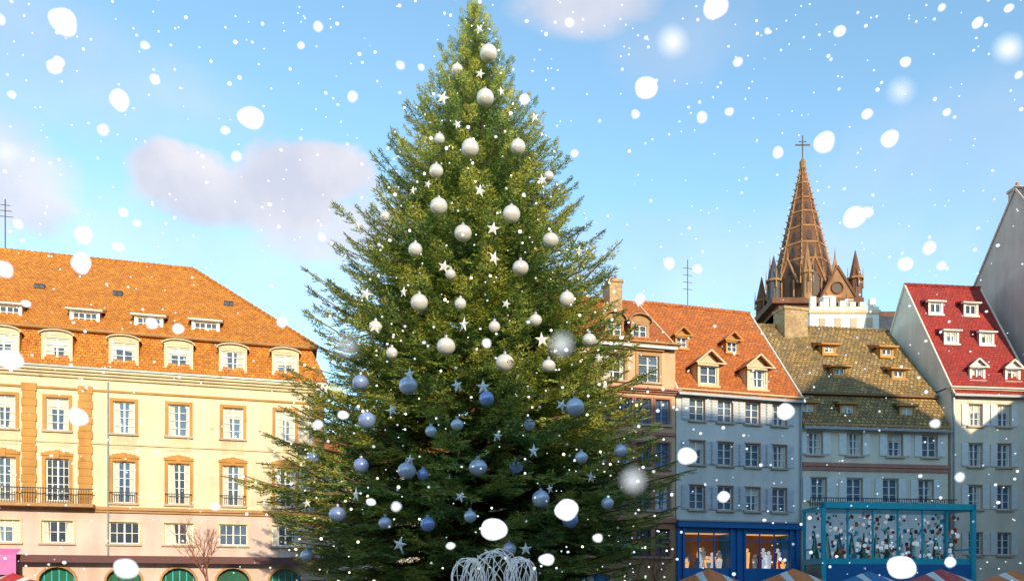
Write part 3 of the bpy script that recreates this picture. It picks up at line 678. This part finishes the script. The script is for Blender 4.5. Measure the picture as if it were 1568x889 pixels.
for (u,v) in stars:
    p=onTree(u,v,random.uniform(.92,.99)); r=random.uniform(.18,.31); a0=random.uniform(-.4,.4); yaw=random.uniform(-.8,.8)
    X=Vector((math.cos(yaw),math.sin(yaw),0)); Z=Vector((0,0,1)); Yv=X.cross(Z)
    pts=[]
    for k in range(10):
        rr=r if k%2==0 else r*.38; a=a0+math.pi/2+k*math.pi/5; pts.append(p+X*rr*math.cos(a)+Z*rr*math.sin(a))
    for sg in (-1,1):
        for k in range(10): OB.poly([pts[k],pts[(k+1)%10],p+Yv*.07*sg],'star_white')
for k in range(520):
    zz=TOP-(TOP-2)*random.random()**.6; a=random.uniform(0,6.28); R=float(RAD(zz))*random.uniform(.7,.94)
    OB.ball((TX+R*math.cos(a),TY+R*math.sin(a),zz),random.uniform(.03,.06),random.choice(['fairy_light','star_white']),6,4)
OB.build('stars_and_lights',tree); OBS.build('baubles',tree,None,True)

# ============================================================ bare trees
def bare_tree(x,y,h,seed):
    r=random.Random(seed); E=empty('bare_tree',(x,y,0)); m=MB()
    def grow(p,d,l,rad,n):
        q=p+d*l; m.beam(p,q,rad,'red_bark',5,rad*.65)
        if n==0: return
        for _ in range(3):
            dd=(d+Vector((r.uniform(-.75,.75),r.uniform(-.75,.75),r.uniform(-.1,.5)))).normalized(); grow(p+d*l*r.uniform(.7,1),dd,l*r.uniform(.62,.82),rad*.6,n-1)
    grow(Vector((0,0,0)),Vector((0,0,1)),h*.36,.075,5); m.build('branches',E)
bare_tree((322-CU)/F*40,40,5.2,3); bare_tree((1000-CU)/F*44,44,4.2,5)

# ============================================================ wire decoration
E=empty('wire_bauble_decoration',((757-CU)/F*26,26,0)); m=MB()
for ox,sc_ in ((-.85,.62),(0,1.0),(.85,.66)):
    zc=2.05 if sc_==1.0 else 2.15
    for k in range(14):
        rx=random.uniform(.8,.95)*sc_; rz=random.uniform(.9,1.1)*sc_; yaw=random.uniform(0,math.pi); tilt=random.uniform(-.5,.5); n=24; w1=random.uniform(0,6)
        Mx=Matrix.Rotation(yaw,3,'Z')@Matrix.Rotation(tilt,3,'X')
        pts=[Vector((ox,0,zc))+Mx@Vector((rx*math.cos(2*math.pi*i/n),.15*sc_*math.sin(4*math.pi*i/n+w1),rz*math.sin(2*math.pi*i/n))) for i in range(n)]
        for i in range(n): m.beam(pts[i],pts[(i+1)%n],.013,'wire_white',3)
    m.frustum(ox,0,0,.35,zc-rz,.2,12,'iron')
m.build('wire_frame',E)

# ============================================================ market stalls
def stall(x,y,w,mat,apex=2.65,kind=0):
    E=empty('market_stall',(x,y,0)); m=MB(); h=w/2
    for sx in (-h+.1,h-.1):
        for sy_ in (-1.1,1.1): m.box(sx-.05,sx+.05,sy_-.05,sy_+.05,0,2.0,'wood_brown')
    m.box(-h+.12,h-.12,-1.12,-1.0,0,.95,'wood_brown'); m.box(-h,h,-1.35,-.9,.95,1.0,'wood_brown')
    m.box(-h+.12,h-.12,1.0,1.1,0,2.0,'wood_brown')
    n=12
    for k in range(n):
        a=-h-.15+(w+.3)*k/n; b=-h-.15+(w+.3)*(k+1)/n; mt=mat if (k%4 or kind) else 'canvas_white'
        fa=1-abs((k)/n-.5)*2; fb=1-abs((k+1)/n-.5)*2
        za=2.0+(apex-2.0)*fa; zb3=2.0+(apex-2.0)*fb
        m.poly([(a,-1.4,2.0),(b,-1.4,2.0),(b,0,zb3),(a,0,za)],mt); m.poly([(b,1.4,2.0),(a,1.4,2.0),(a,0,za),(b,0,zb3)],mt)
        m.poly([(a,-1.41,1.75),(b,-1.41,1.75),(b,-1.41,2.0),(a,-1.41,2.0)],mt)
    for k in range(12): m.ball((random.uniform(-h+.3,h-.3),-1.15,1.09),.09,random.choice(['red_paint','canvas_orange','canvas_white']),8,5)
    m.build('stall',E)
for u,w,mt,ap in ((915,2.6,'canvas_blue',2.5),(1085,3.2,'canvas_orange',2.72),(1215,3.4,'canvas_orange',2.72),(1330,3.0,'canvas_blue',2.6),(1440,3.6,'red_paint',2.7),(1550,3.4,'canvas_orange',2.65)):
    stall((u-CU)/F*35,35,w,mt,ap)
stall((20-CU)/F*38,38,3,'red_paint',2.6)

# ============================================================ ground
g=MB(); g.poly([(-600,-600,0),(600,-600,0),(600,900,0),(-600,900,0)],'paving'); g.build('ground')

# ============================================================ falling snow
def ico(sub):
    bm=bmesh.new(); bmesh.ops.create_icosphere(bm,subdivisions=sub,radius=1); iv=np.array([v.co[:] for v in bm.verts]); ifc=np.array([[v.index for v in f.verts] for f in bm.faces]); bm.free(); return iv,ifc
big=[(97,33,20),(183,153,16),(158,199,10),(385,180,20),(237,122,9),(222,70,7),(487,41,8),(540,148,9),(128,360,15),(124,403,17),(189,325,8),(345,200,7),(210,342,6),(28,343,8),(5,412,15),(83,103,12),(613,100,7),(645,103,6),(990,135,18),(1095,10,22),(1263,218,18),(1363,212,13),(1191,234,9),(1130,95,8),(973,175,7),(1075,180,9),(1117,171,7),(1286,48,9),(1387,95,8),(1308,333,19),(1328,325,10),(1387,404,13),(1423,380,11),(1442,407,8),(1328,175,8),(1025,403,10),(1068,412,8),(980,458,9),(803,152,8),(120,638,17),(193,870,20),(232,495,10),(15,550,20),(273,503,9),(755,810,21),(867,780,18),(837,856,12),(1052,698,15),(1203,630,17),(1380,868,24),(1432,648,9),(1455,860,10),(525,635,9),(607,775,9),(568,768,8),(487,650,8),(745,525,8),(1545,13,7),(1497,35,8),(1442,12,6),(40,465,7),(181,378,9),(432,493,9),(493,363,7),(880,235,6),(461,70,6),(872,35,7),(1175,48,5),(1450,172,6),(1560,115,6),(1108,760,10),(1470,730,8),(915,823,9),(690,835,7),(330,775,7),(362,240,8),(18,145,6),(90,95,9),(0,30,8)]
soft=[(1030,65,24),(1545,75,24),(1380,140,18),(860,527,20),(530,530,14),(970,735,20),(10,235,18)]
cs=[];rs=[]
for u,v,r in big:
    d=random.uniform(2.6,4.6); cs.append(((u-CU)/F*d,d,EYE+(HV-v)*d/F)); rs.append(r*.88*d/F)
for u,v,r in soft:
    d=random.uniform(.42,.5); cs.append(((u-CU)/F*d,d,EYE+(HV-v)*d/F)); rs.append(r*.62*d/F)
nbig=len(cs)
for _ in range(1900):
    d=random.uniform(3.5,34); hw=d*.68+2; cs.append((random.uniform(-hw,hw),d,random.uniform(.3,EYE+.78*d+2))); rs.append(random.choice([1,1,1,1.4,1.4,2,2.6])*random.uniform(.8,1.2)*d/F*.95)
cs=np.array(cs); rs=np.array(rs); scl=rng.uniform(.86,1.14,(len(cs),3)); scl[:,2]*=.90
iv3,if3=ico(3); iv1,if1=ico(2)
ph=rng.uniform(0,6.28,(nbig,3)); q=iv3[None]*2.2+ph[:,None,:]
lump=1+.06*(np.sin(q[...,0])*np.cos(q[...,1]*1.3)+np.sin(q[...,2]*1.4+q[...,0]))
Vb=(cs[:nbig,None,:]+rs[:nbig,None,None]*scl[:nbig,None,:]*iv3[None]*lump[...,None]).reshape(-1,3)
Fb=(if3[None]+np.arange(nbig)[:,None,None]*len(iv3)).reshape(-1,3)
ns=len(cs)-nbig
Vs=(cs[nbig:,None,:]+rs[nbig:,None,None]*scl[nbig:,None,:]*iv1[None]).reshape(-1,3)
Fs=(if1[None]+np.arange(ns)[:,None,None]*len(iv1)).reshape(-1,3)+len(Vb)
sm=simple('snow',(.95,.96,.98),.9,0,1.0,.95); sm.node_tree.nodes['Principled BSDF'].inputs['Specular IOR Level'].default_value=.1  # added glow keeps the flakes white where the sun is blocked
trimesh('falling_snow',np.concatenate([Vb,Vs]).astype(np.float32),np.concatenate([Fb,Fs]),sm,None,None,True)

# ============================================================ world, sun, camera
AZ=math.radians(22); EL=math.radians(17)
Sv=Vector((math.sin(AZ)*math.cos(EL),-math.cos(AZ)*math.cos(EL),math.sin(EL)))
ld=bpy.data.lights.new('sun','SUN'); ld.energy=5.0; ld.angle=math.radians(.5); ld.color=(1,.82,.54)
lo=bpy.data.objects.new('sun',ld); lo.rotation_euler=Sv.to_track_quat('Z','Y').to_euler(); lo.location=(30,-40,40); C.objects.link(lo)
w=bpy.data.worlds.new('World'); scene.world=w; w.use_nodes=True; nt=w.node_tree; L_=nt.links.new
bg=nt.nodes['Background']; bg.inputs[1].default_value=.15
sky=N(nt,'ShaderNodeTexSky'); sky.sky_type='NISHITA'; sky.sun_disc=False; sky.sun_elevation=EL; sky.sun_rotation=math.atan2(Sv.x,Sv.y)
sky.air_density=1.0; sky.dust_density=.1; sky.ozone_density=2.5; sky.altitude=1200
tc=N(nt,'ShaderNodeTexCoord'); sp=N(nt,'ShaderNodeSeparateXYZ'); L_(tc.outputs['Generated'],sp.inputs[0])
def M_(op,a,b_=None,c_=None):
    n=N(nt,'ShaderNodeMath',operation=op)
    for i,x in enumerate((a,b_,c_)):
        if x is None: continue
        if isinstance(x,(int,float)): n.inputs[i].default_value=x
        else: L_(x,n.inputs[i])
    return n.outputs[0]
azn=M_('ARCTAN2',sp.outputs[0],sp.outputs[1]); eln=M_('ARCSINE',sp.outputs[2])
nz=N(nt,'ShaderNodeTexNoise'); nz.inputs['Scale'].default_value=7; nz.inputs['Detail'].default_value=9; nz.inputs['Roughness'].default_value=.55; nz.inputs['Distortion'].default_value=.3
mpn=N(nt,'ShaderNodeMapping'); mpn.inputs['Scale'].default_value=(1,1,1.7); L_(tc.outputs['Generated'],mpn.inputs[0]); L_(mpn.outputs[0],nz.inputs['Vector'])
def aed(u,v):
    x=(u-CU)/F; z=(HV-v)/F; return math.atan2(x,1),math.atan2(z,math.sqrt(1+x*x))
tot=None
for (u,v,wu,hv,amt,soft_) in ((285,265,95,48,1,.3),(470,262,120,52,1,.3),(390,305,190,48,1,.5),(510,350,170,55,.85,.8),(20,270,90,85,.9,.7),(900,0,150,40,.85,.8),(60,100,330,80,.4,1.3),(1500,240,260,90,.3,1.3),(700,440,1300,90,.35,1.4),(1040,70,110,60,.25,1.2),(250,400,400,70,.4,1.2)):
    a0,e0=aed(u,v); wa=wu/F*.85; he=hv/F*.9
    dx=M_('DIVIDE',M_('SUBTRACT',azn,a0),wa); dy=M_('DIVIDE',M_('SUBTRACT',eln,e0),he)
    q=M_('ADD',M_('MULTIPLY',dx,dx),M_('MULTIPLY',dy,dy))
    val=M_('ADD',M_('SUBTRACT',1.0,q),M_('MULTIPLY',M_('SUBTRACT',nz.outputs['Fac'],.5),3.4))
    mr=N(nt,'ShaderNodeMapRange'); mr.interpolation_type='SMOOTHSTEP'; mr.inputs[1].default_value=-.7*soft_; mr.inputs[2].default_value=1.1*soft_+.1; mr.inputs[4].default_value=amt; L_(val,mr.inputs[0])
    tot=mr.outputs[0] if tot is None else M_('MAXIMUM',tot,mr.outputs[0])
tint=N(nt,'ShaderNodeVectorMath',operation='MULTIPLY'); tint.inputs[1].default_value=(2.6,2.75,2.3); L_(sky.outputs[0],tint.inputs[0])
nz2=N(nt,'ShaderNodeTexNoise'); nz2.inputs['Scale'].default_value=11; nz2.inputs['Detail'].default_value=6; L_(tc.outputs['Generated'],nz2.inputs['Vector'])
cc=N(nt,'ShaderNodeMix',data_type='RGBA'); cc.inputs[6].default_value=(4.6,4.7,5.5,1); cc.inputs[7].default_value=(6.3,6.0,6.2,1)
mrc=N(nt,'ShaderNodeMapRange'); mrc.inputs[1].default_value=.35; mrc.inputs[2].default_value=.65; L_(nz2.outputs['Fac'],mrc.inputs[0]); L_(mrc.outputs[0],cc.inputs[0])
mx=N(nt,'ShaderNodeMix',data_type='RGBA'); L_(M_('MULTIPLY',tot,.92),mx.inputs[0]); L_(tint.outputs[0],mx.inputs[6]); L_(cc.outputs[2],mx.inputs[7])
L_(mx.outputs[2],bg.inputs[0])
cd=bpy.data.cameras.new('camera'); cam=bpy.data.objects.new('camera',cd); C.objects.link(cam); scene.camera=cam
cam.location=(0,0,EYE); cam.rotation_euler=(math.pi/2,0,0); cd.lens=36*F/1568; cd.sensor_width=36; cd.shift_y=(HV-444.5)/1568; cd.clip_end=3000; cd.clip_start=.05
cd.dof.use_dof=True; cd.dof.focus_distance=42; cd.dof.aperture_fstop=2.5
scene.view_settings.view_transform='Standard'; scene.view_settings.look='None'; scene.view_settings.exposure=0
